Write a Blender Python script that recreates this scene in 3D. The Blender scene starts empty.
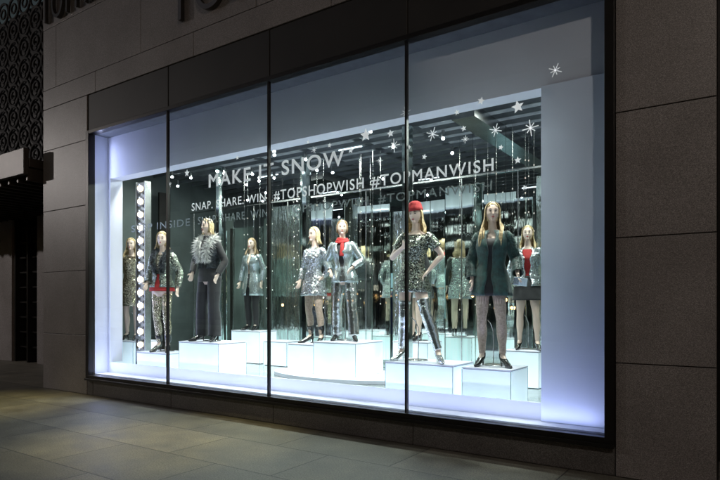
import bpy, math, random
from mathutils import Vector, Matrix, noise
random.seed(7)
scene=bpy.context.scene
R=math.radians
# ------------------------------------------------------------------ materials
def nm(name):
    m=bpy.data.materials.new(name); m.use_nodes=True
    nt=m.node_tree; return m,nt,nt.nodes,nt.links,nt.nodes['Principled BSDF']
def mat(name,col,rough=.5,metal=0,var=.15,scale=6,bump=0,bscale=40,emit=0,ecol=None,coat=0,sheen=0,stretch=None,bdist=.01):
    m,nt,n,l,b=nm(name)
    tc=n.new('ShaderNodeTexCoord'); no=n.new('ShaderNodeTexNoise'); no.inputs['Scale'].default_value=scale; no.inputs['Detail'].default_value=5
    src=tc.outputs['Object']
    if stretch:
        mp=n.new('ShaderNodeMapping'); mp.inputs['Scale'].default_value=stretch; l.new(src,mp.inputs[0]); src=mp.outputs[0]
    l.new(src,no.inputs['Vector'])
    r=n.new('ShaderNodeValToRGB'); e=r.color_ramp.elements
    e[0].position=.3; e[1].position=.7
    e[0].color=[c*(1-var) for c in col]+[1]; e[1].color=[min(1,c*(1+var)) for c in col]+[1]
    l.new(no.outputs['Fac'],r.inputs['Fac']); l.new(r.outputs['Color'],b.inputs['Base Color'])
    b.inputs['Roughness'].default_value=rough; b.inputs['Metallic'].default_value=metal
    b.inputs['Coat Weight'].default_value=coat; b.inputs['Sheen Weight'].default_value=sheen
    if bump:
        n2=n.new('ShaderNodeTexNoise'); n2.inputs['Scale'].default_value=bscale; n2.inputs['Detail'].default_value=4
        l.new(src,n2.inputs['Vector'])
        bp=n.new('ShaderNodeBump'); bp.inputs['Strength'].default_value=bump; bp.inputs['Distance'].default_value=bdist
        l.new(n2.outputs['Fac'],bp.inputs['Height']); l.new(bp.outputs['Normal'],b.inputs['Normal'])
    if emit:
        b.inputs['Emission Color'].default_value=list(ecol or col)+[1]; b.inputs['Emission Strength'].default_value=emit
    return m
def granite(name,col,rough=.45):
    m,nt,n,l,b=nm(name)
    tc=n.new('ShaderNodeTexCoord')
    a=n.new('ShaderNodeTexNoise'); a.inputs['Scale'].default_value=130; a.inputs['Detail'].default_value=3
    c=n.new('ShaderNodeTexNoise'); c.inputs['Scale'].default_value=1.3; c.inputs['Detail'].default_value=6
    v=n.new('ShaderNodeTexVoronoi'); v.inputs['Scale'].default_value=110
    for q in (a,c,v): l.new(tc.outputs['Object'],q.inputs['Vector'])
    r=n.new('ShaderNodeValToRGB'); e=r.color_ramp.elements; e[0].position=.38; e[1].position=.64
    e[0].color=[x*.55 for x in col]+[1]; e[1].color=[x*1.3 for x in col]+[1]
    l.new(a.outputs['Fac'],r.inputs['Fac'])
    mx=n.new('ShaderNodeMix'); mx.data_type='RGBA'; mx.blend_type='MULTIPLY'; mx.inputs['Factor'].default_value=1
    r2=n.new('ShaderNodeValToRGB'); e=r2.color_ramp.elements; e[0].position=.3; e[1].position=.72
    e[0].color=(.7,.69,.68,1); e[1].color=(1.0,1.0,1.0,1)
    l.new(c.outputs['Fac'],r2.inputs['Fac'])
    l.new(r.outputs['Color'],mx.inputs['A']); l.new(r2.outputs['Color'],mx.inputs['B'])
    mx2=n.new('ShaderNodeMix'); mx2.data_type='RGBA'; mx2.blend_type='MULTIPLY'; mx2.inputs['Factor'].default_value=.35
    sp=n.new('ShaderNodeSeparateColor'); l.new(v.outputs['Color'],sp.inputs['Color'])
    l.new(mx.outputs['Result'],mx2.inputs['A']); l.new(sp.outputs['Red'],mx2.inputs['B'])
    l.new(mx2.outputs['Result'],b.inputs['Base Color']); b.inputs['Roughness'].default_value=rough
    bp=n.new('ShaderNodeBump'); bp.inputs['Strength'].default_value=.25; bp.inputs['Distance'].default_value=.003
    l.new(a.outputs['Fac'],bp.inputs['Height']); l.new(bp.outputs['Normal'],b.inputs['Normal'])
    return m
def sequin(name,c1,c2,scale=90,rough=.22):
    m,nt,n,l,b=nm(name)
    tc=n.new('ShaderNodeTexCoord'); v=n.new('ShaderNodeTexVoronoi'); v.inputs['Scale'].default_value=scale
    l.new(tc.outputs['Object'],v.inputs['Vector'])
    sp=n.new('ShaderNodeSeparateColor'); l.new(v.outputs['Color'],sp.inputs['Color'])
    r=n.new('ShaderNodeValToRGB'); e=r.color_ramp.elements; e[0].color=list(c1)+[1]; e[1].color=list(c2)+[1]
    e[0].position=.25; e[1].position=.9
    l.new(sp.outputs['Red'],r.inputs['Fac']); l.new(r.outputs['Color'],b.inputs['Base Color'])
    b.inputs['Metallic'].default_value=.9; b.inputs['Roughness'].default_value=rough
    vm=n.new('ShaderNodeVectorMath'); vm.operation='SUBTRACT'; vm.inputs[1].default_value=(.5,.5,.5); l.new(v.outputs['Color'],vm.inputs[0])
    vs=n.new('ShaderNodeVectorMath'); vs.operation='SCALE'; vs.inputs['Scale'].default_value=.9; l.new(vm.outputs[0],vs.inputs[0])
    g=n.new('ShaderNodeNewGeometry'); va=n.new('ShaderNodeVectorMath'); l.new(g.outputs['Normal'],va.inputs[0]); l.new(vs.outputs[0],va.inputs[1])
    vn=n.new('ShaderNodeVectorMath'); vn.operation='NORMALIZE'; l.new(va.outputs[0],vn.inputs[0]); l.new(vn.outputs[0],b.inputs['Normal'])
    return m
def emis(name,col,s):
    m,nt,n,l,b=nm(name); b.inputs['Base Color'].default_value=list(col)+[1]
    b.inputs['Emission Color'].default_value=list(col)+[1]; b.inputs['Emission Strength'].default_value=s; return m

M={}
M['stone']=granite('granite_cladding',(.32,.295,.29))
M['stone_dk']=granite('granite_plinth',(.15,.14,.135))
M['joint']=mat('joint_mortar',(.04,.038,.036),.9)
M['frame']=mat('dark_bronze_frame',(.018,.016,.015),.4,.6,bump=.05)
M['fascia']=mat('dark_fascia',(.011,.009,.008),.6,0,var=.4,scale=1.5)
M['soffit']=mat('grey_soffit',(.10,.11,.13),.7)
M['white']=mat('white_painted_board',(.62,.64,.74),.6,0,var=.05,scale=1.0)
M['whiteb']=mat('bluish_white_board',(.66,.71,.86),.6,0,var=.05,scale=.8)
M['floorw']=mat('display_floor',(.24,.28,.29),.16,0,var=.25,scale=2)
M['dark']=mat('dark_store_wall',(.07,.085,.085),.5,0,var=.5,scale=.8)
M['ceil']=mat('store_ceiling',(.30,.32,.34),.6,0,var=.3)
M['slat']=mat('ceiling_slat',(.16,.175,.19),.35,.5)
M['lit']=emis('tube_light',(.80,.95,1),2.4)
M['bulb']=emis('bulb_glow',(1,.87,.62),2.6)
M['warm']=emis('warm_lamp',(1,.55,.2),8)
M['skin']=mat('mannequin_skin',(.68,.53,.44),.38,0,var=.03)
M['lips']=mat('painted_lips',(.42,.08,.08),.35)
M['eye']=mat('painted_eye',(.03,.02,.02),.3)
M['blonde']=mat('blonde_hair',(.55,.42,.23),.42,0,var=.45,scale=45,bump=.6,bscale=90)
M['brown']=mat('fair_brown_hair',(.34,.23,.13),.42,0,var=.4,scale=45,bump=.6,bscale=90)
M['black']=mat('black_cloth',(.014,.014,.016),.7,0,sheen=.15,bump=.2)
M['green']=mat('green_velvet',(.007,.045,.039),.5,0,var=.6,scale=18,bump=.6,sheen=.3)
M['navy']=mat('grey_denim',(.06,.07,.08),.6,.3,var=.5,scale=25,bump=.4)
M['red']=mat('red_knit',(.38,.022,.022),.8,0,var=.25,scale=60,bump=.6,bscale=120)
M['fur']=mat('pale_grey_fur',(.70,.70,.68),.8,0,var=.35,scale=22)
M['satin']=mat('silver_satin',(.52,.60,.61),.22,.8,var=.2,scale=5,bump=.6,bscale=12)
M['foil']=mat('silver_foil',(.74,.80,.79),.15,.95,var=.3,scale=7,bump=1,bscale=16)
M['seqs']=sequin('silver_sequins',(.28,.31,.32),(.95,.98,.98),130,.2)
M['seqb']=sequin('dark_sequins',(.01,.012,.012),(.55,.60,.50),130)
M['seqg']=sequin('champagne_sequins',(.14,.12,.07),(.90,.83,.62),130)
M['net']=mat('sheer_tights',(.42,.33,.27),.5,0,var=.3,scale=50)
M['shoe']=mat('patent_shoe',(.012,.012,.013),.18,0,coat=.6)
M['metal']=mat('steel_tube',(.5,.5,.5),.25,1)
M['vinyl']=mat('glowing_white_vinyl',(.78,.78,.80),.6,0,var=.03,emit=.30)  # emission stands in for back-light on the vinyl lettering
M['vinyl2']=mat('glowing_star_vinyl',(.80,.80,.82),.6,0,var=.03,emit=.45)  # stars glow a little more, again in place of back-light
M['signm']=mat('sign_metal',(.05,.047,.045),.35,.5)
def plinthmat():
    m,nt,n,l,b=nm('lit_acrylic_plinth')
    b.inputs['Base Color'].default_value=(.70,.76,.80,1); b.inputs['Roughness'].default_value=.3
    tc=n.new('ShaderNodeTexCoord'); sx=n.new('ShaderNodeSeparateXYZ'); l.new(tc.outputs['Generated'],sx.inputs[0])
    no=n.new('ShaderNodeTexNoise'); no.inputs['Scale'].default_value=2.2; l.new(tc.outputs['Object'],no.inputs['Vector'])
    r=n.new('ShaderNodeMapRange'); r.inputs['To Min'].default_value=.88; r.inputs['To Max'].default_value=.52; l.new(sx.outputs['Z'],r.inputs['Value'])
    mu=n.new('ShaderNodeMath'); mu.operation='MULTIPLY'; l.new(r.outputs[0],mu.inputs[0])
    r2=n.new('ShaderNodeMapRange'); r2.inputs['To Min'].default_value=.65; r2.inputs['To Max'].default_value=1.35; l.new(no.outputs['Fac'],r2.inputs['Value']); l.new(r2.outputs[0],mu.inputs[1])
    b.inputs['Emission Color'].default_value=(.66,.87,1,1); l.new(mu.outputs[0],b.inputs['Emission Strength'])
    return m
M['plinth']=plinthmat()
def glassmat(name,tint,refl_boost=0.0,gt=(1,1,1),rough=0.0):
    m=bpy.data.materials.new(name); m.use_nodes=True; nt=m.node_tree; n=nt.nodes; l=nt.links; n.clear()
    o=n.new('ShaderNodeOutputMaterial'); t=n.new('ShaderNodeBsdfTransparent'); t.inputs[0].default_value=list(tint)+[1]
    g=n.new('ShaderNodeBsdfGlossy'); g.inputs['Roughness'].default_value=rough; g.inputs['Color'].default_value=list(gt)+[1]
    f=n.new('ShaderNodeFresnel'); f.inputs['IOR'].default_value=1.52
    a=n.new('ShaderNodeMath'); a.operation='ADD'; a.use_clamp=True; a.inputs[1].default_value=refl_boost; l.new(f.outputs[0],a.inputs[0])
    x=n.new('ShaderNodeMixShader'); l.new(a.outputs[0],x.inputs[0]); l.new(t.outputs[0],x.inputs[1]); l.new(g.outputs[0],x.inputs[2]); l.new(x.outputs[0],o.inputs[0])
    return m
M['glass']=glassmat('shop_window_glass',(.93,.96,.96),.03)
M['mirror']=mat('silvered_panel',(.80,.90,.84),.04,1,var=.10,scale=1.2,bump=.12,bscale=1,stretch=(7,7,.5),bdist=.02)
M['mirrorr']=mat('rippled_foil_panel',(.70,.79,.73),.10,1,var=.25,scale=1.6,bump=.6,bscale=1.5,stretch=(12,12,2.0),bdist=.03)
M['mirror2']=mat('mirror_column',(.60,.68,.66),.08,1,var=.3,scale=2,bump=.15,bscale=3)
def pavemat():
    m,nt,n,l,b=nm('pavement_slabs')
    tc=n.new('ShaderNodeTexCoord'); br=n.new('ShaderNodeTexBrick')
    br.inputs['Scale'].default_value=1; br.inputs['Brick Width'].default_value=1.5; br.inputs['Row Height'].default_value=.9
    br.inputs['Mortar Size'].default_value=.008; br.inputs['Mortar Smooth'].default_value=.3; br.offset=.5
    br.inputs['Color1'].default_value=(.19,.172,.135,1); br.inputs['Color2'].default_value=(.13,.12,.095,1); br.inputs['Mortar'].default_value=(.04,.037,.032,1)
    l.new(tc.outputs['Object'],br.inputs['Vector'])
    no=n.new('ShaderNodeTexNoise'); no.inputs['Scale'].default_value=2.2; no.inputs['Detail'].default_value=8; no.inputs['Roughness'].default_value=.65
    n3=n.new('ShaderNodeTexNoise'); n3.inputs['Scale'].default_value=70; n3.inputs['Detail'].default_value=3
    l.new(tc.outputs['Object'],no.inputs['Vector']); l.new(tc.outputs['Object'],n3.inputs['Vector'])
    r=n.new('ShaderNodeValToRGB'); e=r.color_ramp.elements; e[0].position=.3;e[1].position=.7; e[0].color=(.5,.5,.5,1); e[1].color=(1.15,1.15,1.15,1)
    l.new(no.outputs['Fac'],r.inputs['Fac'])
    r3=n.new('ShaderNodeValToRGB'); e=r3.color_ramp.elements; e[0].position=.35;e[1].position=.65; e[0].color=(.55,.55,.55,1); e[1].color=(1.25,1.25,1.25,1)
    l.new(n3.outputs['Fac'],r3.inputs['Fac'])
    a=n.new('ShaderNodeMix'); a.data_type='RGBA'; a.blend_type='MULTIPLY'; a.inputs['Factor'].default_value=1
    c=n.new('ShaderNodeMix'); c.data_type='RGBA'; c.blend_type='MULTIPLY'; c.inputs['Factor'].default_value=1
    l.new(br.outputs['Color'],a.inputs['A']); l.new(r.outputs['Color'],a.inputs['B']); l.new(a.outputs['Result'],c.inputs['A']); l.new(r3.outputs['Color'],c.inputs['B'])
    l.new(c.outputs['Result'],b.inputs['Base Color'])
    rr=n.new('ShaderNodeMapRange'); rr.inputs['To Min'].default_value=.45; rr.inputs['To Max'].default_value=.75; l.new(no.outputs['Fac'],rr.inputs['Value']); l.new(rr.outputs[0],b.inputs['Roughness'])
    bp=n.new('ShaderNodeBump'); bp.inputs['Strength'].default_value=.6; bp.inputs['Distance'].default_value=.006; bp.invert=True
    l.new(br.outputs['Fac'],bp.inputs['Height']); l.new(bp.outputs['Normal'],b.inputs['Normal'])
    return m
M['pave']=pavemat()
M['asphalt']=mat('asphalt',(.05,.05,.052),.8,0,var=.3,bump=.5,bscale=150)
M['kerb']=granite('kerb_granite',(.26,.25,.24))
M['ground']=mat('ground_earth',(.07,.07,.065),.9)
M['paint']=mat('road_paint',(.7,.7,.68),.6)

# ------------------------------------------------------------------ mesh builder
class MB:
    def __init__(s): s.v=[]; s.f=[]
    def box(s,x0,x1,y0,y1,z0,z1):
        b=len(s.v); s.v+=[(x,y,z) for z in (z0,z1) for y in (y0,y1) for x in (x0,x1)]
        for q in ((0,2,3,1),(4,5,7,6),(0,1,5,4),(2,6,7,3),(0,4,6,2),(1,3,7,5)): s.f.append(tuple(b+i for i in q))
    def loft(s,rings,closed=True,cap=True):
        b=len(s.v); n=len(rings[0])
        for r in rings: s.v+=[tuple(p) for p in r]
        for i in range(len(rings)-1):
            for j in range(n if closed else n-1):
                k=(j+1)%n; s.f.append((b+i*n+j,b+i*n+k,b+(i+1)*n+k,b+(i+1)*n+j))
        if cap and closed:
            s.f.append(tuple(b+j for j in range(n))[::-1]); o=b+(len(rings)-1)*n; s.f.append(tuple(o+j for j in range(n)))
    def tube(s,pts,rad,n=12,k=4,flat=1.0,up=None,cap=True,wob=None):
        pts=[Vector(p) for p in pts]; P=[];Q=[]
        m=len(pts)
        for i in range(m-1):
            p0=pts[max(i-1,0)];p1=pts[i];p2=pts[i+1];p3=pts[min(i+2,m-1)]
            for j in range(k):
                t=j/k
                P.append(.5*((2*p1)+(p2-p0)*t+(2*p0-5*p1+4*p2-p3)*t*t+(3*p1-p0-3*p2+p3)*t**3))
                tt=t*t*(3-2*t); Q.append(rad[i]*(1-tt)+rad[i+1]*tt)
        P.append(pts[-1]);Q.append(rad[-1])
        rings=[]; u=None
        for i,p in enumerate(P):
            t=(P[min(i+1,len(P)-1)]-P[max(i-1,0)]).normalized()
            if u is None:
                u=Vector(up) if up else (Vector((1,0,0)) if abs(t.x)<.8 else Vector((0,1,0)))
            u=(u-t*u.dot(t)).normalized(); w=t.cross(u)
            r=Q[i]
            if wob: r*=1+wob*math.sin(i*2.1+p.x*9)
            rings.append([p+u*(r*math.cos(a))+w*(r*flat*math.sin(a)) for a in [2*math.pi*j/n for j in range(n)]])
        s.loft(rings,True,cap)
    def ell(s,c,rx,ry,rz,nu=14,nv=9,fn=None,rot=None):
        c=Vector(c); rings=[]
        for i in range(nv+1):
            th=math.pi*(.02+.96*i/nv); ring=[]
            for j in range(nu):
                a=2*math.pi*j/nu; d=Vector((math.sin(th)*math.cos(a),math.sin(th)*math.sin(a),-math.cos(th)))
                p=Vector((d.x*rx,d.y*ry,d.z*rz))
                if fn: p=fn(p,d)
                if rot: p=rot@p
                ring.append(c+p)
            rings.append(ring)
        s.loft(rings)
    def obj(s,name,m=None,parent=None,smooth=False,bevel=0):
        me=bpy.data.meshes.new(name); me.from_pydata([tuple(p) for p in s.v],[],s.f); me.update()
        o=bpy.data.objects.new(name,me); scene.collection.objects.link(o)
        if m: me.materials.append(m)
        if parent: o.parent=parent
        if smooth:
            for p in me.polygons: p.use_smooth=True
        if bevel:
            b=o.modifiers.new('bevel','BEVEL'); b.width=bevel; b.segments=2; b.limit_method='ANGLE'
        return o
def empty(name,loc=(0,0,0),rz=0,sc=1):
    e=bpy.data.objects.new(name,None); e.empty_display_size=.2; scene.collection.objects.link(e)
    e.location=loc; e.rotation_euler=(0,0,rz); e.scale=(sc,)*3; return e
def box(name,x0,x1,y0,y1,z0,z1,m,parent=None,bevel=0):
    b=MB(); b.box(x0,x1,y0,y1,z0,z1); return b.obj(name,m,parent,bevel=bevel)

# ------------------------------------------------------------------ ground
g=MB(); g.box(-400,400,-400,400,-.5,-.31); g.obj('ground',M['ground'])
box('pavement',-60,60,-9.0,2.6,-.3,0,M['pave'])
kb=MB()
x=-60
while x<60: kb.box(x,x+.992,-9.3,-9.004,-.3,.004); x+=1
kb.obj('kerb',M['kerb'],bevel=.01)
box('road',-80,80,-20,-9.304,-.3,-.13,M['asphalt'])
rp=MB()
for i in range(-12,12): rp.box(i*5,i*5+2.2,-14.8,-14.68,-.128,-.124)
rp.obj('road_marking',M['paint'])
box('far_pavement',-80,80,-26,-20.004,-.3,0,M['pave'])

# ------------------------------------------------------------------ shop building
B=empty('shop_building')
WL,WR,ZB,ZT=-9.77,-1.17,.357,4.64
courses=[0.0,1.06,2.225,3.39,4.555,5.72,6.885,8.05]
def panels(name,x0,x1,z0,z1,w,y=0.0,stag=False,m='stone'):
    mb=MB(); gp=.005
    zs=[z0]+[c for c in courses if z0+.05<c<z1-.05]+[z1]
    for i in range(len(zs)-1):
        off=(w*.5 if (stag and i%2) else 0); x=x1-w+off
        cuts=[]
        while x>x0+.15: cuts.append(x); x-=w
        xs=[x0]+sorted([c for c in cuts if c<x1-.15])+[x1]
        for j in range(len(xs)-1):
            dy=random.uniform(0,.0025)
            mb.box(xs[j]+gp,xs[j+1]-gp,y+dy,y+.05,zs[i]+gp,zs[i+1]-gp)
    o=mb.obj(name,M[m],B,bevel=.003)
    box(name+'_backing',x0,x1,y+.014,y+.35,z0,z1,M['joint'],B)
panels('left_pier',-11.37,-9.86,0,5.35,1.51)
panels('right_pier',-1.08,-.27,0,5.35,.81)
panels('upper_wall',-11.37,6.0,5.352,8.05,2.6,y=0.0,stag=True)
panels('far_pier',5.2,6.0,0,5.35,.8)
panels('window_plinth',-9.858,-1.082,0,.27,2.15,y=.004,m='stone_dk')
panels('side_window_plinth',-.268,5.198,0,.27,1.4,y=.05,m='stone_dk')
box('side_window_fascia',-.266,5.198,.1,.4,4.64,5.348,M['fascia'],B)
box('side_window_panel',-.2,5.1,.45,.5,.29,4.62,M['dark'],B)
fm=MB()
fm.box(-.266,-.19,.02,.44,.28,4.63)
for xx in (1.6,3.4,5.1): fm.box(xx,xx+.08,.08,.44,.28,4.63)
fm.obj('side_window_frame',M['frame'],B)
box('fascia',-9.858,-1.082,.02,.35,4.70,5.348,M['fascia'],B,bevel=.004)
fl=MB()
for xx in (-7.62,-5.47,-3.32): fl.box(xx-.004,xx+.004,.013,.019,4.70,5.348)
fl.obj('fascia_joint',M['joint'],B)
fm=MB()
fm.box(-9.858,WL,-.03,.10,.275,4.698); fm.box(WR,-1.082,-.03,.10,.275,4.698)
fm.box(WL,WR,-.03,.10,.275,ZB); fm.box(WL,WR,-.03,.10,ZT,4.698)
fm.box(-9.858,-1.082,-.055,-.031,.262,.30)
fm.obj('window_frame',M['frame'],B,bevel=.004)
mm=MB()
for i in (1,2,3):
    x=WL+2.15*i; mm.box(x-.012,x+.012,-.008,.040,ZB,ZT)
mm.obj('window_mullion',M['frame'],B)
gl=MB()
for i in range(4):
    x0=WL+2.15*i+.013; x1=WL+2.15*(i+1)-.013; b=len(gl.v)
    gl.v+=[(x0,.02,ZB),(x1,.02,ZB),(x1,.02,ZT),(x0,.02,ZT)]; gl.f.append((b,b+1,b+2,b+3))
gl.obj('window_glass',M['glass'],B)
OL,OR,OB,OT=-9.70,-1.86,.56,3.90
pt=MB(); y0,y1=.35,.39
pt.box(-9.9,OL,y0,y1,.36,4.66); pt.box(OR,-1.0,y0,y1,.36,4.66)
pt.box(OL,OR,y0,y1,.36,OB); pt.box(OL,OR,y0,y1,OT,4.66)
pt.obj('display_portal_board',M['white'],B)
box('display_side_panel',OR-.002,-1.20,.30,.348,.378,3.90,M['whiteb'],B,bevel=.003)
rt=MB(); rt.box(OL-.03,OL,y1,.60,OB,OT); rt.box(OR,OR+.03,y1,.60,OB,OT); rt.box(OL,OR,y1,.60,OT,OT+.03)
rt.obj('portal_return',M['white'],B)
bx=MB(); bx.box(-9.858,-1.082,.10,.349,.27,.375); bx.box(-9.9,-9.772,.10,.349,.376,4.66)
bx.obj('display_ledge',M['white'],B)
bx=MB(); bx.box(-1.168,-1.03,.10,.349,.376,4.66); bx.box(-9.77,-1.17,.10,.349,4.645,4.69)
bx.obj('display_soffit',M['soffit'],B)
XW=-11.2
box('store_floor',XW,.6,.40,11.0,.30,.42,M['floorw'],B)
box('store_ceiling_slab',XW,.6,.40,11,4.75,4.9,M['ceil'],B)
box('store_back_wall',XW,.6,10.6,10.8,.42,4.75,M['dark'],B)
box('store_wall_west',XW-.15,XW,.40,10.8,.30,4.9,M['dark'],B)
box('store_wall_east',.6,.8,.52,10.6,.42,4.75,M['dark'],B)
sl=MB()
y=1.2
while y<10.5: sl.box(XW+.1,.5,y,y+.02,4.43,4.50); y+=.36
x=XW+.5
while x<.5: sl.box(x,x+.05,1.0,10.5,4.51,4.58); x+=1.2
sl.obj('ceiling_slats',M['slat'],B)
dk=MB()
for (x0,x1,y0,y1) in ((-8,-7.5,3.8,9.5),(-3.6,-3.25,1.8,9.5)): dk.box(x0,x1,y0,y1,4.25,4.425)
dk.obj('ceiling_duct',M['metal'],B)
lt=MB()
for x in (-10.4,-8.9,-6.2,-4.6,-2.2,-.6):
    for y in (2.6,3.4,5.6,7.8):
        if random.random()<.45: lt.box(x,x+.5,y,y+.02,4.375,4.395)
lt.obj('ceiling_tube_lights',M['lit'],B)
sp=MB(); se=MB()
for i in range(70):
    x=random.uniform(-10.8,0); y=random.uniform(1.5,9.5)
    sp.tube([(x,y,4.42),(x,y,4.31)],[.03,.03],8,1); se.ell((x,y,4.29),.028,.028,.024,8,5)
sp.obj('spotlight_bodies',M['metal'],B); se.obj('spotlight_lenses',emis('lens_glow',(.85,.95,1),18),B)

E=empty('mirror_screen'); ma=MB(); mb_=MB()
x=-11.0; i=0
while x<.2:
    w=random.choice((.30,.42,.55,.7)); a=R(random.uniform(-8,8)); yy=3.55+random.uniform(-.12,.12)
    if random.random()<.92:
        c,s=math.cos(a)*w/2,math.sin(a)*w/2; t=(ma if random.random()<.68 else mb_); ht=random.choice((3.35,3.5,3.7)); xc=x+w/2
        p=[(xc-c,yy-s),(xc+c,yy+s),(xc+c,yy+s+.03),(xc-c,yy-s+.03)]
        t.loft([[(q[0],q[1],.43) for q in p],[(q[0],q[1],ht) for q in p]])
    x+=w+.025
ma.obj('mirror_panels',M['mirror'],E); mb_.obj('rippled_panels',M['mirrorr'],E)
fr=MB()
fr.box(-11.1,.4,3.30,3.34,3.76,3.79)
for k in range(12): fr.box(-11+k*.98,-10.985+k*.98,3.32,3.335,.42,3.76)
fr.obj('panel_rail',M['metal'],E)
for (x,y,r) in ((-9.1,2.4,.08),(-7.05,2.7,.10),(-4.55,2.2,.09),(-2.15,2.5,.10)):
    c=MB(); ring=lambda z:[(x+r*math.cos(a*math.pi/4),y+r*math.sin(a*math.pi/4),z) for a in range(8)]
    c.loft([ring(.42),ring(4.42)]); c.obj('mirror_column',M['mirror2'])
pb=MB()
for (x0,x1,z0,z1,y) in ((-9.8,-9.3,.9,2.6,9.8),(-6.3,-5.6,1.0,2.5,10.4),(-3.5,-2.3,1.2,2.2,10.4),(-1.6,-.7,1.2,2.7,9.9)):
    pb.box(x0,x1,y,y+.04,z0,z1)
pb.obj('backlit_wall_panels',emis('backlit_panel',(.35,.62,.68),.55),B)
sb=MB(); sc_=MB()
for i in range(30):
    x=random.uniform(-9.3,-1.6); y=random.uniform(2.7,3.2); zt=4.4; zb=random.uniform(1.2,2.6)
    sc_.tube([(x,y,zb),(x,y,zt)],[.002,.002],4,1)
    z=zb
    while z<3.9: sb.ell((x,y,z),.011,.011,.014,6,4); z+=random.uniform(.18,.42)
E=empty('hanging_crystal_strings'); sb.obj('crystals',mat('crystal_drop',(.9,.92,.9),.05,1,emit=.6,ecol=(1,.93,.8)),E); sc_.obj('threads',M['metal'],E)

# clothing racks
gm=[mat('garment_%d'%i,c,.8,bump=.5,bscale=15) for i,c in enumerate([(.25,.03,.03),(.04,.06,.15),(.4,.33,.2),(.03,.03,.03),(.3,.3,.32),(.1,.22,.2),(.5,.45,.4)])]
for (rx,ry,n) in ((-8.2,6.8,22),(-6.0,7.6,20),(-3.9,6.9,22),(-2.0,5.2,18)):
    E=empty('clothing_rack',(rx,ry,.42))
    rb=MB(); rb.tube([(-.8,0,0),(-.8,0,1.6)],[.015,.015],8,1); rb.tube([(.8,0,0),(.8,0,1.6)],[.015,.015],8,1); rb.tube([(-.8,0,1.6),(.8,0,1.6)],[.015,.015],8,1)
    for s in(-.8,.8): rb.tube([(s,-.25,.02),(s,.25,.02)],[.015,.015],8,1)
    rb.obj('rail',M['metal'],E)
    for i in range(n):
        gx=-.72+1.44*i/(n-1); L=random.uniform(.7,1.15); wd=random.uniform(.2,.26); gb=MB(); rings=[]
        for k in range(6):
            z=1.54-L*k/5; w=wd*(.45 if k==0 else .9+.1*math.sin(k+i)); t=.02+.012*k/5
            rings.append([(gx+t*math.cos(a)+.01*math.sin(3*a+i),w*math.sin(a),z) for a in [2*math.pi*j/12 for j in range(12)]])
        gb.loft(rings); gb.obj('garment',random.choice(gm),E,smooth=True)
for i,(x,y,z) in enumerate(((-3.75,2.9,1.75),(-3.45,3.1,1.55),(-3.2,2.9,1.68),(-2.0,3.0,1.9),(-7.9,3.0,1.6))):
    E=empty('pendant_lamp',(x,y,z)); b=MB(); b.ell((0,0,0),.022,.022,.03,10,6); b.obj('bulb',M['warm'],E,True)
    b=MB(); b.tube([(0,0,.03),(0,0,4.42-z)],[.003,.003],6,1); b.tube([(0,0,.06),(0,0,.025)],[.012,.03],12,1,cap=False); b.obj('cord_and_shade',M['frame'],E)

# ------------------------------------------------------------------ plinths
def plinth(x0,x1,y0,y1,z1):
    E=empty('display_plinth',((x0+x1)/2,(y0+y1)/2,.42)); w,d,h=(x1-x0)/2,(y1-y0)/2,z1-.42
    b=MB(); b.box(-w,w,-d,d,.012,h-.022); b.obj('lit_body',M['plinth'],E,bevel=.004)
    b=MB(); b.box(-w-.005,w+.005,-d-.005,d+.005,h-.016,h); b.obj('top_board',M['white'],E,bevel=.004)
    b=MB(); b.box(-w+.01,w-.01,-d+.01,d-.01,h-.022,h-.016); b.box(-w+.02,w-.02,-d+.02,d-.02,.001,.012); b.obj('shadow_gap',M['frame'],E)
    b=MB()
    for sx in(-1,1):
        for sy in (-1,1): b.box(sx*w-.003,sx*w+.003,sy*d-.003,sy*d+.003,.012,h-.022)
    b.obj('corner_trim',M['metal'],E)
plinth(-2.85,-2.26,.50,1.08,.87)
plinth(-3.86,-2.93,.42,1.02,.89)
plinth(-6.55,-5.97,1.62,2.25,.95)
plinth(-5.93,-5.10,1.55,2.35,1.01)
plinth(-7.90,-6.95,.45,1.05,1.0)
plinth(-9.0,-8.2,.42,.95,.78)
plinth(-10.35,-9.6,.75,1.3,.92)
plinth(-8.95,-8.15,2.6,3.1,1.08)
plinth(-7.95,-7.35,2.5,3.0,.9)
plinth(-5.0,-4.35,2.5,3.0,1.0)
plinth(-3.02,-2.5,2.3,2.9,.95)
plinth(-1.95,-1.3,1.3,1.9,.62)
E=empty('round_display_stage',(-5.6,1.9,.42)); b=MB(); rr=lambda r,z:[(r*math.cos(a*math.pi/24),r*.55*math.sin(a*math.pi/24),z) for a in range(48)]
b.loft([rr(1.35,.004),rr(1.35,.06)]); b.obj('stage_disc',M['white'],E)

# ------------------------------------------------------------------ marquee bulb column
E=empty('marquee_light_column',(-9.38,.80,.42)); b=MB(); b.box(-.12,.12,0,.08,0,3.46)
b.box(-.14,-.12,-.05,.08,0,3.46); b.box(.12,.14,-.05,.08,0,3.46); b.obj('housing',M['metal'],E)
b=MB(); c=MB()
for i in range(13):
    z=.45+i*.24; b.ell((0,-.05,z),.055,.05,.055,14,8); c.tube([(0,0,z),(0,-.045,z)],[.05,.10],16,1,cap=False)
b.obj('bulbs',M['bulb'],E,True); c.obj('bulb_cups',M['metal'],E,True)

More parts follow.
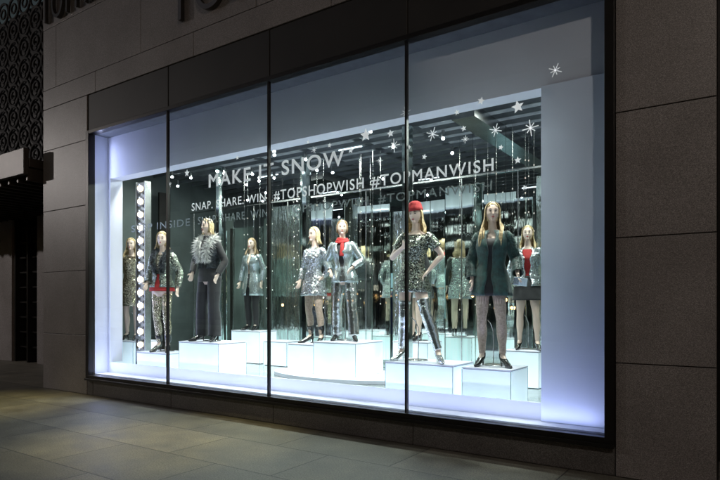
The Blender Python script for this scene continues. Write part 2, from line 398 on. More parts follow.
# ------------------------------------------------------------------ lettering and stars
def text(s,name,x0,x1,z,cap,m,parent,y=.035,ext=.002,bold=.012,space=1.0):
    cu=bpy.data.curves.new(name,'FONT'); cu.body=s; cu.size=1; cu.extrude=0; cu.space_character=space
    if bold>0: cu.bevel_depth=bold; cu.bevel_resolution=0
    else: cu.offset=bold
    o=bpy.data.objects.new(name,cu); scene.collection.objects.link(o); bpy.context.view_layer.update()
    bb=[Vector(c) for c in o.bound_box]; w=max(v.x for v in bb)-min(v.x for v in bb); mx=min(v.x for v in bb)
    sx=(x1-x0)/w; sz=cap/.70; cu.extrude=ext
    o.scale=(sx,sz,.15 if bold>0 else 1); o.rotation_euler=(math.pi/2,0,0); o.location=(x0-mx*sx,y,z); cu.materials.append(m); o.parent=parent
    return o
L=empty('window_lettering')
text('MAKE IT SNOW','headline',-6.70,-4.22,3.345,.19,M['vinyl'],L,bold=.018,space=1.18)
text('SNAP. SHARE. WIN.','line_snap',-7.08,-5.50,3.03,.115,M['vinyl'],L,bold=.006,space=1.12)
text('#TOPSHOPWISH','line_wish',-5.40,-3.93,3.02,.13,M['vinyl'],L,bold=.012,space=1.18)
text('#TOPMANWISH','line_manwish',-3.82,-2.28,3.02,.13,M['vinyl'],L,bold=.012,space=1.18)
refl_m=mat('lettering_reflection',(.20,.23,.23),.6)  # grey of the lettering's reflection, put in as solid text
L2=empty('reflected_lettering')  # dimmer second row modelled to imitate a reflection of lettering
text('STEP INSIDE','line_step',-9.35,-7.75,2.92,.12,refl_m,L2,y=.55,space=1.15,bold=.004)
text('SNAP. SHARE. WIN.','line_snap',-7.55,-5.95,2.92,.12,refl_m,L2,y=.55,space=1.15,bold=.004)
text('#TOPSHOPWISH','line_wish',-5.75,-4.2,2.92,.11,refl_m,L2,y=.55,space=1.15,bold=.004)
text('#TOPMANWISH','line_manwish',-4.05,-2.5,2.92,.11,refl_m,L2,y=.55,space=1.15,bold=.004)
S=empty('shop_sign')
text('TOPSHOP','letters',-7.45,-3.4,5.92,.66,M['signm'],S,y=-.05,ext=.035,bold=-.008,space=1.15)
S=empty('shop_sign')
text('TOPMAN','letters',-11.3,-8.9,6.95,.6,M['signm'],S,y=-.05,ext=.035,bold=-.008,space=1.15)
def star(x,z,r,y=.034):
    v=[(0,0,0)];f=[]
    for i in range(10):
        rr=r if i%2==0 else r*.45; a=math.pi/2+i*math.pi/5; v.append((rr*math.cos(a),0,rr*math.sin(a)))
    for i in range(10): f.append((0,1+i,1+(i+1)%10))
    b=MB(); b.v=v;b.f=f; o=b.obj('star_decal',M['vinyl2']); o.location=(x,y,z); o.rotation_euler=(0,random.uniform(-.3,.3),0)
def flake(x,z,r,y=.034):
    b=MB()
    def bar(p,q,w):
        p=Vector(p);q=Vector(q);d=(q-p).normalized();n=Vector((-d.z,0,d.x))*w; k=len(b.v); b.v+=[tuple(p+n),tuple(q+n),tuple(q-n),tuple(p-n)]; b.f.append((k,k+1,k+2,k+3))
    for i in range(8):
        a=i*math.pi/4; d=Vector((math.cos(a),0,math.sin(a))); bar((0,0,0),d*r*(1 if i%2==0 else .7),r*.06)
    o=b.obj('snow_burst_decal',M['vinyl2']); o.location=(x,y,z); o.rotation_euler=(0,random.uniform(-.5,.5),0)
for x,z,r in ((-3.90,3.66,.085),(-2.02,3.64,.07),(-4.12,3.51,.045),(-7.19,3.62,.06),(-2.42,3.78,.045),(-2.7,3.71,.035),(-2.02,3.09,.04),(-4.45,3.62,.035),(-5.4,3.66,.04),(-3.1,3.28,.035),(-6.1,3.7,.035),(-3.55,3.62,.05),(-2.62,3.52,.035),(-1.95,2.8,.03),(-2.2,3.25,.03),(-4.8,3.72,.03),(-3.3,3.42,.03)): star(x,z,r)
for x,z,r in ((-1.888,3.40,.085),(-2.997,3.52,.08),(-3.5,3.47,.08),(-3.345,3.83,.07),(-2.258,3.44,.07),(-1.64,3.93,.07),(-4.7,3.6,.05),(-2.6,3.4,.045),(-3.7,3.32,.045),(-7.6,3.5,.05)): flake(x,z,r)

# ------------------------------------------------------------------ mannequins
TP=[(.86,.085,.08,0),(.92,.155,.11,.01),(.98,.17,.12,.012),(1.06,.15,.105,.008),(1.17,.112,.082,0),(1.27,.128,.095,0),(1.36,.148,.118,-.012),(1.43,.155,.10,-.004),(1.485,.15,.078,.004),(1.525,.095,.062,.008),(1.555,.056,.053,.006),(1.60,.046,.05,-.002),(1.66,.045,.05,-.008)]
def tprof(z):
    if z<=TP[0][0]: return TP[0][1:]
    for a,b in zip(TP,TP[1:]):
        if z<=b[0]:
            t=(z-a[0])/(b[0]-a[0]); t=t*t*(3-2*t); return tuple(a[i]*(1-t)+b[i]*t for i in (1,2,3))
    return TP[-1][1:]
def mannequin(loc,yaw,sc,P):
    E=empty('mannequin',loc,R(yaw),sc)
    hx=P.get('hip',0)
    def cx(z): return hx*max(0,min(1,(1.45-z)/.4))
    el=P.get('el',[(-.25,.03,1.215),(.25,.03,1.215)]); wr=P.get('wr',[(-.26,-.05,.98),(.26,-.05,.98)])
    an=P.get('an',[(-.10,.03),(.10,-.02)]); kn=P.get('kn',[None,None])
    legs=[]
    for s,(ax,ay),k in zip((-1,1),an,kn):
        h=Vector((s*.085+hx,.01,.93)); a=Vector((ax,ay,.15)); kk=Vector(k) if k else (h*.48+a*.52)+Vector((s*.008,-.03,0))
        legs.append((h,kk,a))
    arms=[(Vector((s*.155,.005,1.475)),Vector(e),Vector(w)) for s,e,w in zip((-1,1),el,wr)]
    toe=P.get('toe',[-8,14])
    b=MB()
    b.loft([[ (cx(z)+w*math.cos(a),y+d*math.sin(a),z) for a in [2*math.pi*j/24 for j in range(24)]] for z,w,d,y in
        [(z,)+tprof(z) for z in [.86+.8*i/30 for i in range(31)]]])
    for s,(h,k,a) in zip((-1,1),legs):
        calf=k*.6+a*.4+Vector((0,.018,0))
        b.tube([h+Vector((0,0,.03)),h*.6+k*.4,k,calf,k*.2+a*.8,a],[.082,.074,.05,.053,.036,.032],14)
    for s,(sh,e,w) in zip((-1,1),arms):
        b.ell(sh+Vector((-s*.005,0,-.005)),.048,.045,.05)
        b.tube([sh,sh*.5+e*.5,e,e*.6+w*.4,w],[.044,.040,.033,.033,.023],12)
    feet=[]
    for s,(h,k,a),t in zip((-1,1),legs,toe):
        d=Vector((math.sin(R(t)),-math.cos(R(t)),0)); feet.append((a,d))
        b.tube([a+Vector((0,0,.01)),a-d*.02+Vector((0,0,-.03))+d*.02,a+d*.06+Vector((0,0,-.075)),Vector((a.x,a.y,.028))+d*.14,Vector((a.x,a.y,.02))+d*.21],[.032,.034,.031,.03,.014],12)
    for i,(s,(sh,e,w)) in enumerate(zip((-1,1),arms)):
        d=(w-e).normalized(); fw=Vector(P.get('thumb',[(0,-1,0),(0,-1,0)])[i]); sd=(fw-d*fw.dot(d)).normalized(); n=d.cross(sd)*(s)
        if P.get('flip',[0,0])[i]: n=-n
        cr=P.get('curl',[.35,.35])[i]
        rings=[]
        for t,ww,tt in ((-.01,.022,.020),(.02,.030,.018),(.05,.038,.016),(.08,.040,.014),(.092,.034,.010)):
            c=w+d*t; rings.append([c+sd*(ww*math.cos(a))+n*(tt*math.sin(a)) for a in [2*math.pi*j/12 for j in range(12)]])
        b.loft(rings)
        for o,Lf in ((.030,.072),(.010,.082),(-.010,.076),(-.029,.058)):
            p=w+d*.082+sd*o; pts=[p]; an_=.1
            for q,fr in enumerate((.45,.32,.25)):
                dd=d*math.cos(an_)-n*math.sin(an_)*1.0+sd*o*1.5; p=p+dd*Lf*fr; pts.append(p); an_+=cr*1.3
            b.tube(pts,[.0095,.0088,.008,.0065],8,2)
        p=w+d*.028+sd*.024; q=p+(d*.6+sd*.62-n*.25).normalized()*.04; r=q+(d*.9+sd*.2-n*.3).normalized()*.03
        b.tube([p,q,r],[.012,.0105,.008],8,2)
    hy,ht,hr=P.get('head',(0,0,0)); rot=Matrix.Rotation(R(hy),3,'Z')@Matrix.Rotation(R(ht),3,'X')@Matrix.Rotation(R(hr),3,'Y')
    hc=Vector((0,-.018,1.742))
    def hf(p,d):
        if p.z<0:
            t=min(1,-p.z/.118); p.x*=1-.34*t**1.4; 
            if p.y>0: p.y*=1-.45*t
            else: p.y*=1-.05*t
        if d.y<-.3 and abs(p.z-.012)<.02 and abs(p.x)>.012: p.y+=.007
        return p
    b.ell(hc,.073,.094,.118,26,20,hf,rot)
    H=lambda x,y,z: hc+rot@Vector((x,y,z))
    b.tube([H(0,-.086,.012),H(0,-.096,-.012),H(0,-.101,-.026),H(0,-.090,-.032)],[.006,.008,.010,.006],8,2)
    b.ell(H(0,-.076,-.088),.024,.018,.018,10,6); b.ell(H(0,-.086,-.053),.018,.010,.009,10,6)
    for s in(-1,1): b.ell(H(s*.073,.008,-.008),.009,.018,.028,8,6)
    b.tube([Vector((0,.002,1.58)),H(0,.012,-.05)],[.047,.05],12,3)
    o=b.obj('body',M['skin'],E,True)
    rm=o.modifiers.new('fuse','REMESH'); rm.mode='VOXEL'; rm.voxel_size=.0065; rm.use_smooth_shade=True
    sm=o.modifiers.new('smooth','SMOOTH'); sm.iterations=3; sm.factor=.5
    f=MB()
    for s in(-1,1):
        f.ell(H(s*.029,-.083,.012),.013,.006,.0058,10,6)
        f.tube([H(s*.016,-.089,.031),H(s*.03,-.087,.036),H(s*.046,-.075,.031)],[.002,.0035,.002],6,2)
    f.obj('painted_eyes',M['eye'],E,True)
    f=MB(); f.tube([H(-.020,-.090,-.054),H(0,-.097,-.051),H(.020,-.090,-.054)],[.001,.0045,.001],8,3); f.tube([H(-.017,-.090,-.057),H(0,-.096,-.060),H(.017,-.090,-.057)],[.001,.005,.001],8,3)
    f.obj('painted_lips',M['lips'],E,True)
    hm=M[P.get('hairm','blonde')]; hl=P.get('hair',.3); f=MB()
    rings=[]
    for i in range(14):
        th=math.pi*(i/13)*.80+.03; ring=[]
        for j in range(36):
            a=2*math.pi*j/36; d=Vector((math.sin(th)*math.cos(a),math.sin(th)*math.sin(a),math.cos(th)))
            p=Vector((d.x*.082,d.y*.102+.006,d.z*.124+.004))
            lim=.080-.35*abs(p.x)
            if p.z<lim and d.y<-.12:
                p=Vector((math.copysign(max(abs(p.x),.070),p.x) if abs(d.x)>.01 else .070,max(p.y,-.024+.2*max(0,p.z)),p.z))
            if p.z<0: p.x*=1-.2*(-p.z/.118)
            p+=p.normalized()*(.003*math.sin(a*14+th*3))
            ring.append(H(*p))
        rings.append(ring)
    f.loft(rings,cap=False)
    if hl>0:
        N=56
        for i in range(N):
            a=math.pi*(-.05+1.10*i/(N-1)); jx=random.uniform(-.008,.008); jy=random.uniform(-.008,.008)
            lx,ly=math.cos(a),math.sin(a)
            top=H(lx*.02,ly*.05-.03,.116); mid=H(lx*.082,ly*.094-.004,.03); low=H(lx*.086,ly*.09-.0,-.07)
            LL=hl*random.uniform(.7,1.1); pts=[top,H(lx*.062,ly*.08-.018,.090),mid,low]; rad=[.007,.010,.011,.011]
            zz=low.z; k=1; ph=random.uniform(0,6)
            while LL>.06:
                st=min(.08,LL); zz-=st; LL-=st; k+=1
                ox=lx*(.092+.006*k)+jx*k*.7+.008*math.sin(k*1.7+ph); oy=ly*.09+(.02 if ly>0 else -.045)-(.02 if zz<1.5 and ly<.35 else 0)+jy
                if ly<.35 and zz<1.52: oy=min(oy,-.07-.012*k)
                if zz<1.52 and ly>=.35: oy=max(oy,.09)
                pts.append(Vector((ox,oy,zz))); rad.append(.010)
            rad[-1]=.003
            f.tube(pts,rad,7,3,flat=.6)
    f.obj('hair',hm,E,True)
    if P.get('hat'):
        f=MB(); rings=[]
        for z,r_,q in ((.045,.096,1),(.06,.100,1),(.085,.098,1),(.09,.092,1),(.12,.088,1),(.15,.070,1),(.165,.04,1),(.168,.01,1)):
            rings.append([H(r_*.88*math.cos(a),.004+r_*1.1*math.sin(a)+.0,z) for a in [2*math.pi*j/24 for j in range(24)]])
        f.loft(rings); f.obj('knitted_hat',M[P['hat']],E,True)
    def shell(name,z0,z1,off,m,gap=0,flare=0,folds=0,nz=16,zf=None,fur=0):
        f=MB(); rings=[]; na=40
        for i in range(nz+1):
            z=z0+(z1-z0)*i/nz; w,d,y=tprof(max(z,.98)); low=max(0,(zf or 1.05)-z); ww=w+off+low*flare; dd=d+off+low*flare
            gg=R(gap)*(1+.3*math.sin(i)) if gap else 0; g0=gg if not gap else gg*(.55+.9*max(0,z-1.15)+ .5*max(0,1.1-z))
            ring=[]
            for j in range(na+(1 if gap else 0)):
                a=-math.pi/2+g0+(2*math.pi-2*g0)*j/na; q=1+folds*min(1,low*4+.15)*math.sin(a*9+i*.15)+.008*math.sin(a*5+i*.9)
                ring.append((cx(z)+ww*q*math.cos(a),y+dd*q*math.sin(a),z))
            rings.append(ring)
        f.loft(rings,closed=not gap,cap=False); o=f.obj(name,M[m],E,True)
        so=o.modifiers.new('cloth','SOLIDIFY'); so.thickness=.007; so.offset=1
        if fur: furry(f,M[m],fur)
        return o
    def furry(f,m,Lf):
        g=MB()
        for fc in f.f:
            p=[Vector(f.v[i]) for i in fc[:4]]
            if len(p)<4: continue
            n=(p[1]-p[0]).cross(p[2]-p[0])
            if n.length<1e-9: continue
            n.normalize(); c=sum(p,Vector())/4
            if n.dot(c-Vector((0,0,c.z)))<0: n=-n
            for k in range(7):
                u,v=random.random(),random.random(); q=p[0].lerp(p[1],u).lerp(p[3].lerp(p[2],u),v)
                tip=q+n*Lf*random.uniform(.6,1.1)+Vector((random.uniform(-.5,.5),random.uniform(-.3,.3),random.uniform(-1.1,-.1)))*Lf*.7
                t=n.cross(Vector((random.uniform(-1,1),random.uniform(-1,1),random.uniform(-1,1)))).normalized()*.006
                kx=len(g.v); g.v+=[tuple(q+t),tuple(q-t),tuple(tip)]; g.f.append((kx,kx+1,kx+2))
        g.obj('fur_tufts',m,E)
    def sleeves(m,off=.012,to=1.0,cuff=.0,fur=0):
        f=MB()
        for s,(sh,e,w) in zip((-1,1),arms):
            a0=sh+Vector((-s*.03,0,.012)); 
            if to>=.99: pts=[a0,sh+Vector((s*.006,0,-.02)),sh*.5+e*.5,e,e*.5+w*.5,w*.96+e*.04]; rad=[.052+off*.6,.052+off,.046+off,.042+off,.038+off,.030+off+cuff]
            else: pts=[a0,sh+Vector((s*.006,0,-.02)),sh*(1-to)+e*to]; rad=[.052+off*.6,.052+off,.050+off]
            f.tube(pts,rad,16,6,cap=False,wob=.035)
        o=f.obj('sleeves',M[m],E,True); so=o.modifiers.new('cloth','SOLIDIFY'); so.thickness=.006; so.offset=-1
        if fur: furry(f,M[m],fur)
    def trousers(m,off=.014,flare=0,z0=0.0,wob=.03):
        f=MB()
        for s,(h,k,a) in zip((-1,1),legs):
            en=a+Vector((0,0,-.07+z0)); 
            f.tube([h+Vector((0,0,.04)),h*.55+k*.45,k,k*.5+a*.5+Vector((0,.01,0)),en],[.088+off,.08+off,.056+off+flare*.3,.056+off+flare*.6,.042+off+flare],18,6,cap=False,wob=wob)
        o=f.obj('trousers',M[m],E,True); so=o.modifiers.new('cloth','SOLIDIFY'); so.thickness=.005; so.offset=-1
        f2=shell('waist',.90,1.14,off*.8,m)
    def hose(m,top=.1,off=.004,name='tights'):
        f=MB()
        for s,(h,k,a) in zip((-1,1),legs):
            t0=h*(1-top)+k*top
            calf=k*.6+a*.4+Vector((0,.018,0))
            pts=[t0,h*.4+k*.6 if top<.5 else t0.lerp(k,.5),k,calf,k*.2+a*.8,a]; r0=.082+(.05-.082)*top
            f.tube(pts,[r0+off,(.066 if top<.5 else .054)+off,.051+off,.054+off,.037+off,.034+off],16,5,wob=.012 if off<.008 else .05)
        f.obj(name,M[m],E,True)
    def shoes(m,boot=0):
        f=MB()
        for (a,d),(h,k,an2) in zip(feet,legs):
            G=Vector((a.x,a.y,0))
            f.tube([a+Vector((0,0,.0))-d*.012,a+Vector((0,0,-.05))-d*.004,a+d*.06+Vector((0,0,-.082)),G+d*.14+Vector((0,0,.030)),G+d*.215+Vector((0,0,.018)),G+d*.235+Vector((0,0,.012))],[.036,.039,.036,.034,.018,.006],14,4)
            f.tube([a-d*.028+Vector((0,0,-.045)),G-d*.03+Vector((0,0,.03)),G-d*.028],[.026,.010,.008],10,3)
            f.tube([G+d*.12+Vector((0,0,.008)),G+d*.22+Vector((0,0,.006))],[.03,.012],10,2,flat=.25,up=(1,0,0))
            if boot: f.tube([a,a+(k-a)*boot*.5+Vector((0,.012,0)),a+(k-a)*boot],[.040,.052,.056],16,5)
        f.obj('shoes',M[m],E,True)
    def collar(m,fur=.05):
        f=MB()
        f.tube([(-.05,-.115,1.22),(-.075,-.135,1.38),(-.095,-.06,1.52),(-.05,.07,1.575),(.05,.07,1.575),(.095,-.06,1.52),(.075,-.135,1.38),(.05,-.115,1.22)],[.02,.035,.042,.045,.045,.042,.035,.02],12,5)
        f.obj('fur_collar',M[m],E,True); furry(f,M[m],fur)
    for gname,args in P['wear']:
        {'shell':shell,'sleeves':sleeves,'trousers':trousers,'hose':hose,'shoes':shoes,'collar':collar}[gname](**args)
    if P.get('scarf'):
        f=MB()
        for k in range(3):
            rr=.07+.012*k; z=1.565-.022*k
            f.tube([(rr*math.cos(a),-.005+rr*.95*math.sin(a),z+.01*math.sin(a*2+k)) for a in [2*math.pi*j/12 for j in range(13)]],[.022]*13,8,2)
        f.tube([(.02,-.09,1.53),(.035,-.135,1.42),(.03,-.14,1.30)],[.022,.03,.035],10,4,flat=.4)
        f.obj('scarf',M[P['scarf']],E,True)
    if P.get('bag'):
        side=P['bag']; w=arms[side][2]; e=arms[side][1]; d=(w-e).normalized(); c=w+d*.09
        f=MB(); f.box(-.08,.08,-.018,.018,-.05,.04); o=f.obj('clutch_bag',M['satin'],E,bevel=.01); o.location=c+Vector((.02,-.02,-.02)); o.rotation_euler=(0,.15,.3)
    f=MB(); f.tube([(hx*.3,.12,0),(hx*.3,.12,.40),(hx*.6-.05,.06,.52)],[.006,.006,.006],8,2); f.tube([(hx*.3,.10,.002),(hx*.3,.10,.010)],[.13,.125],24,1); f.obj('stand',M['metal'],E,True)
    return E
S_=lambda **k:('shell',k)
mannequin((-2.60,.82,.87),14,1.05,dict(hair=.34,hip=-.02,head=(14,0,2),an=[(-.12,.02),(.12,-.06)],toe=[-12,30],
  el=[(-.24,.03,1.20),(.25,.04,1.22)],wr=[(-.22,-.07,.99),(.29,-.13,1.04)],bag=1,
  wear=[S_(name='dress',z0=.80,z1=1.44,off=.008,m='black',flare=.06,folds=.03),S_(name='coat',z0=.80,z1=1.535,off=.030,m='green',gap=15,flare=.12,folds=.04,fur=.010),
  ('sleeves',dict(m='green',off=.02,cuff=.012,fur=.008)),('hose',dict(m='net')),('shoes',dict(m='shoe'))]))
mannequin((-3.55,.66,.89),10,1.06,dict(hair=.16,hat='red',hip=-.05,head=(-4,4,-3),an=[(-.20,.06),(.30,-.10)],kn=[(-.15,-.02,.55),(.15,-.08,.56)],toe=[-16,32],
  el=[(-.30,-.02,1.24),(.30,.05,1.26)],wr=[(-.10,-.20,1.34),(.17,-.03,1.08)],curl=[.5,.4],thumb=[(0,0,1),(0,-1,0)],
  wear=[S_(name='dress',z0=.82,z1=1.50,off=.012,m='seqb',flare=.16,folds=.02),('sleeves',dict(m='seqb',off=.02,to=.6)),
  ('hose',dict(m='foil',top=.55,off=.014,name='thigh_boots')),('shoes',dict(m='foil'))]))
mannequin((-5.66,1.98,1.01),18,1.07,dict(hair=.05,hairm='brown',scarf='red',hip=.03,head=(18,0,0),an=[(-.10,.03),(.22,-.12)],toe=[-5,28],
  el=[(-.28,.06,1.22),(.29,.04,1.24)],wr=[(-.17,-.10,1.08),(.20,-.14,1.12)],
  wear=[S_(name='blouse',z0=1.0,z1=1.5,off=.006,m='black'),S_(name='jacket',z0=.90,z1=1.53,off=.024,m='satin',gap=20,flare=.14),('sleeves',dict(m='satin',off=.018)),
  ('trousers',dict(m='foil',off=.012,flare=.03)),('shoes',dict(m='shoe'))]))
mannequin((-6.20,1.92,.95),0,1.06,dict(hair=.10,hip=-.03,head=(-12,3,0),an=[(-.12,.05),(.18,-.06)],toe=[-25,20],
  el=[(-.27,.04,1.22),(.28,.06,1.22)],wr=[(-.24,-.08,1.01),(.17,.0,1.06)],
  wear=[S_(name='dress',z0=.76,z1=1.53,off=.012,m='seqs',flare=.16,folds=.02),('sleeves',dict(m='seqs',off=.010)),('hose',dict(m='net')),('shoes',dict(m='shoe',boot=.35))]))
mannequin((-7.50,.72,1.0),12,1.09,dict(hair=.06,hip=.02,head=(-18,0,0),an=[(-.13,.02),(.15,-.04)],toe=[-18,20],
  el=[(-.27,.03,1.21),(.28,.03,1.21)],wr=[(-.20,-.12,1.03),(.25,-.10,1.0)],
  wear=[S_(name='jumper',z0=.96,z1=1.60,off=.012,m='black'),S_(name='fur_vest',z0=1.10,z1=1.52,off=.03,m='navy',gap=24,flare=.1,fur=.03),('collar',dict(m='fur',fur=.075)),('sleeves',dict(m='black',off=.014)),
  ('trousers',dict(m='black',off=.018,flare=.035)),('shoes',dict(m='shoe'))]))
mannequin((-8.60,.66,.78),22,1.13,dict(hair=.12,hip=-.02,head=(12,0,0),an=[(-.08,.03),(.12,-.06)],toe=[-5,24],
  el=[(-.26,.05,1.21),(.27,.03,1.22)],wr=[(-.20,-.12,1.06),(.28,-.05,.99)],
  wear=[S_(name='skirt',z0=.94,z1=1.2,off=.014,m='red',flare=.1,folds=.03),S_(name='top',z0=1.1,z1=1.5,off=.006,m='seqg'),S_(name='jacket',z0=1.0,z1=1.54,off=.030,m='seqb',gap=18,flare=.1),('collar',dict(m='navy',fur=.035)),('sleeves',dict(m='seqb',off=.02)),
  ('hose',dict(m='seqg')),('shoes',dict(m='shoe',boot=.3))]))
mannequin((-9.98,.98,.92),28,1.06,dict(hair=.2,head=(10,0,0),wear=[S_(name='dress',z0=.62,z1=1.52,off=.016,m='seqg',flare=.08,folds=.02),('sleeves',dict(m='seqg',off=.012)),('shoes',dict(m='shoe'))]))
mannequin((-2.74,2.55,.95),15,.97,dict(hair=.18,an=[(-.12,.03),(.14,-.05)],wear=[S_(name='top',z0=.98,z1=1.5,off=.008,m='red'),S_(name='jacket',z0=.95,z1=1.53,off=.028,m='seqs',gap=22,flare=.1),('sleeves',dict(m='satin',off=.02)),S_(name='skirt',z0=.74,z1=1.1,off=.014,m='black',flare=.14),('shoes',dict(m='shoe'))]))
mannequin((-8.6,2.85,1.08),10,1.02,dict(hair=.15,hairm='brown',wear=[S_(name='coat',z0=.70,z1=1.53,off=.028,m='satin',gap=12,flare=.1),('sleeves',dict(m='satin',off=.02)),('trousers',dict(m='black')),('shoes',dict(m='shoe'))]))
mannequin((-4.70,2.75,1.0),-20,1.0,dict(hair=.2,hairm='brown',wear=[S_(name='dress',z0=.72,z1=1.5,off=.016,m='seqs',flare=.12),('sleeves',dict(m='black',off=.012)),('shoes',dict(m='shoe'))]))

# ------------------------------------------------------------------ neighbouring building on the left
N=empty('neighbouring_building')
box('rear_wall',-34,-11.4,2.6,3.0,0,10,M['stone_dk'],N)
nb=MB()
for x in (-22,-19,-16.1,-13.2): nb.box(x,x+1.5,2.25,2.598,0,4.1)
nb.obj('stone_pilasters',M['stone'],N,bevel=.01)
nb=MB()
for x in (-20.45,-17.45,-14.55,-11.65): 
    nb.box(x,x+.06,2.3,2.59,0,4.1); nb.box(x+.7,x+.75,2.3,2.59,0,4.1)
    for k in range(9): nb.box(x,x+1.3 if x<-12 else x+.25,2.4,2.45,.4+k*.42,.44+k*.42)
nb.obj('door_grille',M['frame'],N)
cn=MB(); cn.box(-30,-11.5,-.2,2.59,4.25,4.42); cn.box(-30,-11.5,-.3,-.2,4.1,4.6)
x=-30
while x<-11.6: cn.box(x,x+.07,-.19,2.58,4.0,4.248); x+=.36
cn.obj('entrance_canopy',mat('canopy_bronze',(.035,.027,.022),.45,.3),N,bevel=.01)
lt=MB()
for i in range(22):
    for j in range(9):
        cxx=-11.9-i*.62; cz=5.1+j*.62; 
        for rr_,tr in ((.30,.035),(.13,.03)):
            lt.tube([(cxx+rr_*math.cos(a),2.3,cz+rr_*math.sin(a)) for a in [2*math.pi*k/14 for k in range(15)]],[tr]*15,6,1,cap=False,up=(0,1,0))
lt.obj('ornamental_lattice',mat('lattice_bronze',(.010,.009,.009),.8,0),N,True)
gz=MB(); gz.box(-30,-11.45,2.5,2.59,4.6,10); gz.obj('lattice_glazing',M['fascia'],N)

# ------------------------------------------------------------------ buildings across the street
O=empty('office_building')
box('facade',-45,25,-40,-27,0,15,M['stone_dk'],O)
win=MB(); wl=MB()
for i in range(22):
    for j in range(4):
        x=-43+i*3.1; z=3.6+j*3.1
        win.box(x,x+1.7,-27,-26.95,z,z+1.9)
    x=-43+i*3.1
    win.box(x,x+2.4,-27,-26.94,.4,2.7)
    if i in (6,7,13): 
        for q in range(5): wl.box(x+.2+q*.4,x+.3+q*.4,-26.93,-26.9,2.0+.3*math.sin(q*2+i),2.12+.3*math.sin(q*2+i))
win.obj('dark_windows',mat('night_glass',(.02,.025,.035),.1),O); wl.obj('shopfront_lamps',emis('shopfront_lamp',(1,.55,.22),6),O)

# ------------------------------------------------------------------ lamps
def light(name,kind,loc,power,col,parent=None,**k):
    d=bpy.data.lights.new(name,kind); d.energy=power; d.color=col
    for a,b_ in k.items():
        if a not in('target',): setattr(d,a,b_)
    o=bpy.data.objects.new(name,d); scene.collection.objects.link(o); o.location=loc
    if 'target' in k:
        o.rotation_euler=(Vector(k['target'])-Vector(loc)).to_track_quat('-Z','Y').to_euler()
    if parent: o.parent=parent
    return o
for (lx,ty,p) in ((-10.2,-1.6,1300),(-5.8,-1.45,1500)):
    W=empty('wall_lamp')
    b=MB(); b.tube([(lx,0,7.3),(lx,-1.0,7.55),(lx,-2.1,7.5)],[.03,.03,.03],8,3); b.tube([(lx,-2.1,7.55),(lx,-2.1,7.38)],[.06,.2],16,1,cap=False); b.obj('bracket_and_shade',M['frame'],W,True)
    light('bulb','SPOT',(lx,-2.1,7.35),p,(1,.86,.36),W,spot_size=R(30),spot_blend=1,shadow_soft_size=.12,target=(lx,ty,0))
SL=empty('added_street_lamp')  # out-of-view lamp added for a general warm wash on the facade
b=MB(); b.tube([(2.8,-8.7,0),(2.8,-8.7,.8),(2.8,-8.7,6.8),(2.8,-8.3,7.2),(2.8,-7.6,7.25)],[.11,.07,.05,.04,.04],12,4); b.ell((2.8,-7.4,7.23),.16,.32,.07); b.obj('post',M['frame'],SL,True)
light('bulb','SPOT',(2.8,-7.4,7.12),680,(1,.88,.76),SL,spot_size=R(150),spot_blend=.8,shadow_soft_size=.15,target=(-2.5,0,1))
SL=empty('added_street_lamp')  # second added lamp, brightens the left facade, kept out of the glass
b=MB(); b.tube([(-24,-8.7,0),(-24,-8.7,.8),(-24,-8.7,6.8),(-24,-8.3,7.2),(-24,-7.6,7.25)],[.11,.07,.05,.04,.04],12,4); b.ell((-24,-7.4,7.23),.16,.32,.07); b.obj('post',M['frame'],SL,True)
light('bulb','SPOT',(-24,-7.4,7.12),2400,(1,.92,.88),SL,spot_size=R(150),spot_blend=.8,shadow_soft_size=.15,target=(-12,0,5))
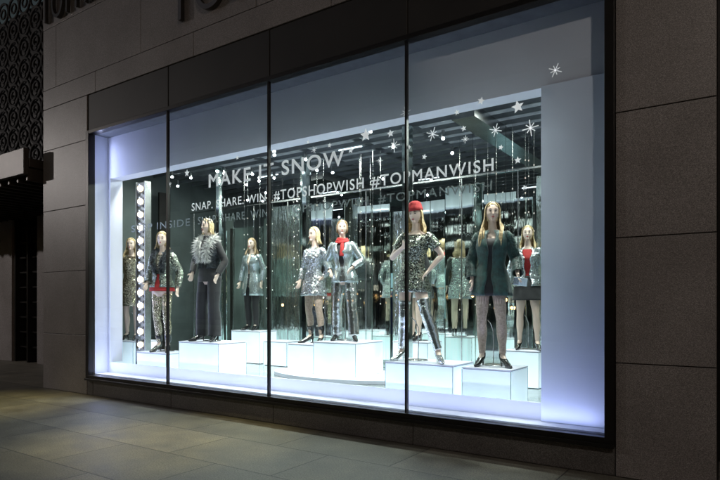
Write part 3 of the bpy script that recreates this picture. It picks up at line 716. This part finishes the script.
for (x,y,tx,ty,p) in ((-2.4,.95,-2.6,.85,220),(-3.2,.95,-3.55,.66,230),(-5.2,1.3,-5.9,1.9,560),(-7.0,.95,-7.5,.75,330),(-8.2,.95,-8.6,.66,270),(-9.4,1.1,-9.9,1.0,170)):
    E=empty('display_spotlight',(0,0,0)); b=MB(); b.tube([(x,y-.3,4.28),(x,y-.3,4.45)],[.05,.05],12,1); b.tube([(x,y-.3,4.45),(x,y-.3,4.75)],[.012,.012],6,1); b.obj('housing',M['frame'],E,True)
    light('lamp','SPOT',(x,y-.3,4.26),p,(.98,1,.92),E,spot_size=R(75),spot_blend=.7,shadow_soft_size=.06,target=(tx,ty,1.6))
for (x,y,p) in ((-8.6,2.2,150),(-5.4,2.4,140),(-2.2,2.2,130),(-5,7,110)):
    light('ceiling_panel_light','AREA',(x,y,4.36),p,(.88,1,.92),B,shape='RECTANGLE',size=1.6,size_y=.15,target=(x,y,0))
for (x,y,p) in ((-8,3.5,11),(-3,3.5,11)):  # upward fill lights added to brighten the ceiling slab, no fixture
    o=light('ceiling_fill_light','AREA',(x,y,4.60),p,(.75,.88,1),B,shape='RECTANGLE',size=4.2,size_y=2.5); o.rotation_euler=(math.pi,0,0)
o=light('portal_fill_floor','AREA',(-5.47,.16,.385),26,(.56,.62,1),B,shape='RECTANGLE',size=8.4,size_y=.03)  # added fill light along the ledge, brightens the portal board from below
o.rotation_euler=(R(180-8),0,0)
o=light('portal_fill_left','AREA',(-9.74,.17,2.5),26,(.56,.62,1),B,shape='RECTANGLE',size=4.0,size_y=.03)  # added fill light, makes the portal board brighter towards the left
o.rotation_euler=Matrix(((0,0,-1),(0,1,0),(1,0,0))).to_euler()
sun=light('sun','SUN',(0,0,30),.03,(.95,.9,1),angle=R(12)); sun.rotation_euler=(R(60),0,R(-50))
w=bpy.data.worlds.new('World'); scene.world=w; w.use_nodes=True; n=w.node_tree.nodes; l=w.node_tree.links
sk=n.new('ShaderNodeTexSky'); sk.sky_type='NISHITA'; sk.sun_disc=False; sk.sun_elevation=R(1.5); sk.sun_rotation=R(120)
l.new(sk.outputs[0],n['Background'].inputs[0]); n['Background'].inputs[1].default_value=.032
# ------------------------------------------------------------------ camera
c=bpy.data.cameras.new('camera'); c.lens=29.0; c.sensor_width=36; c.shift_y=.0903; c.clip_end=1500; c.clip_start=.05
co=bpy.data.objects.new('camera',c); scene.collection.objects.link(co); co.location=(0,-5.81,1.6); co.rotation_euler=(R(90),0,R(34.28)); scene.camera=co
scene.view_settings.view_transform='Standard'; scene.view_settings.look='None'; scene.view_settings.exposure=0
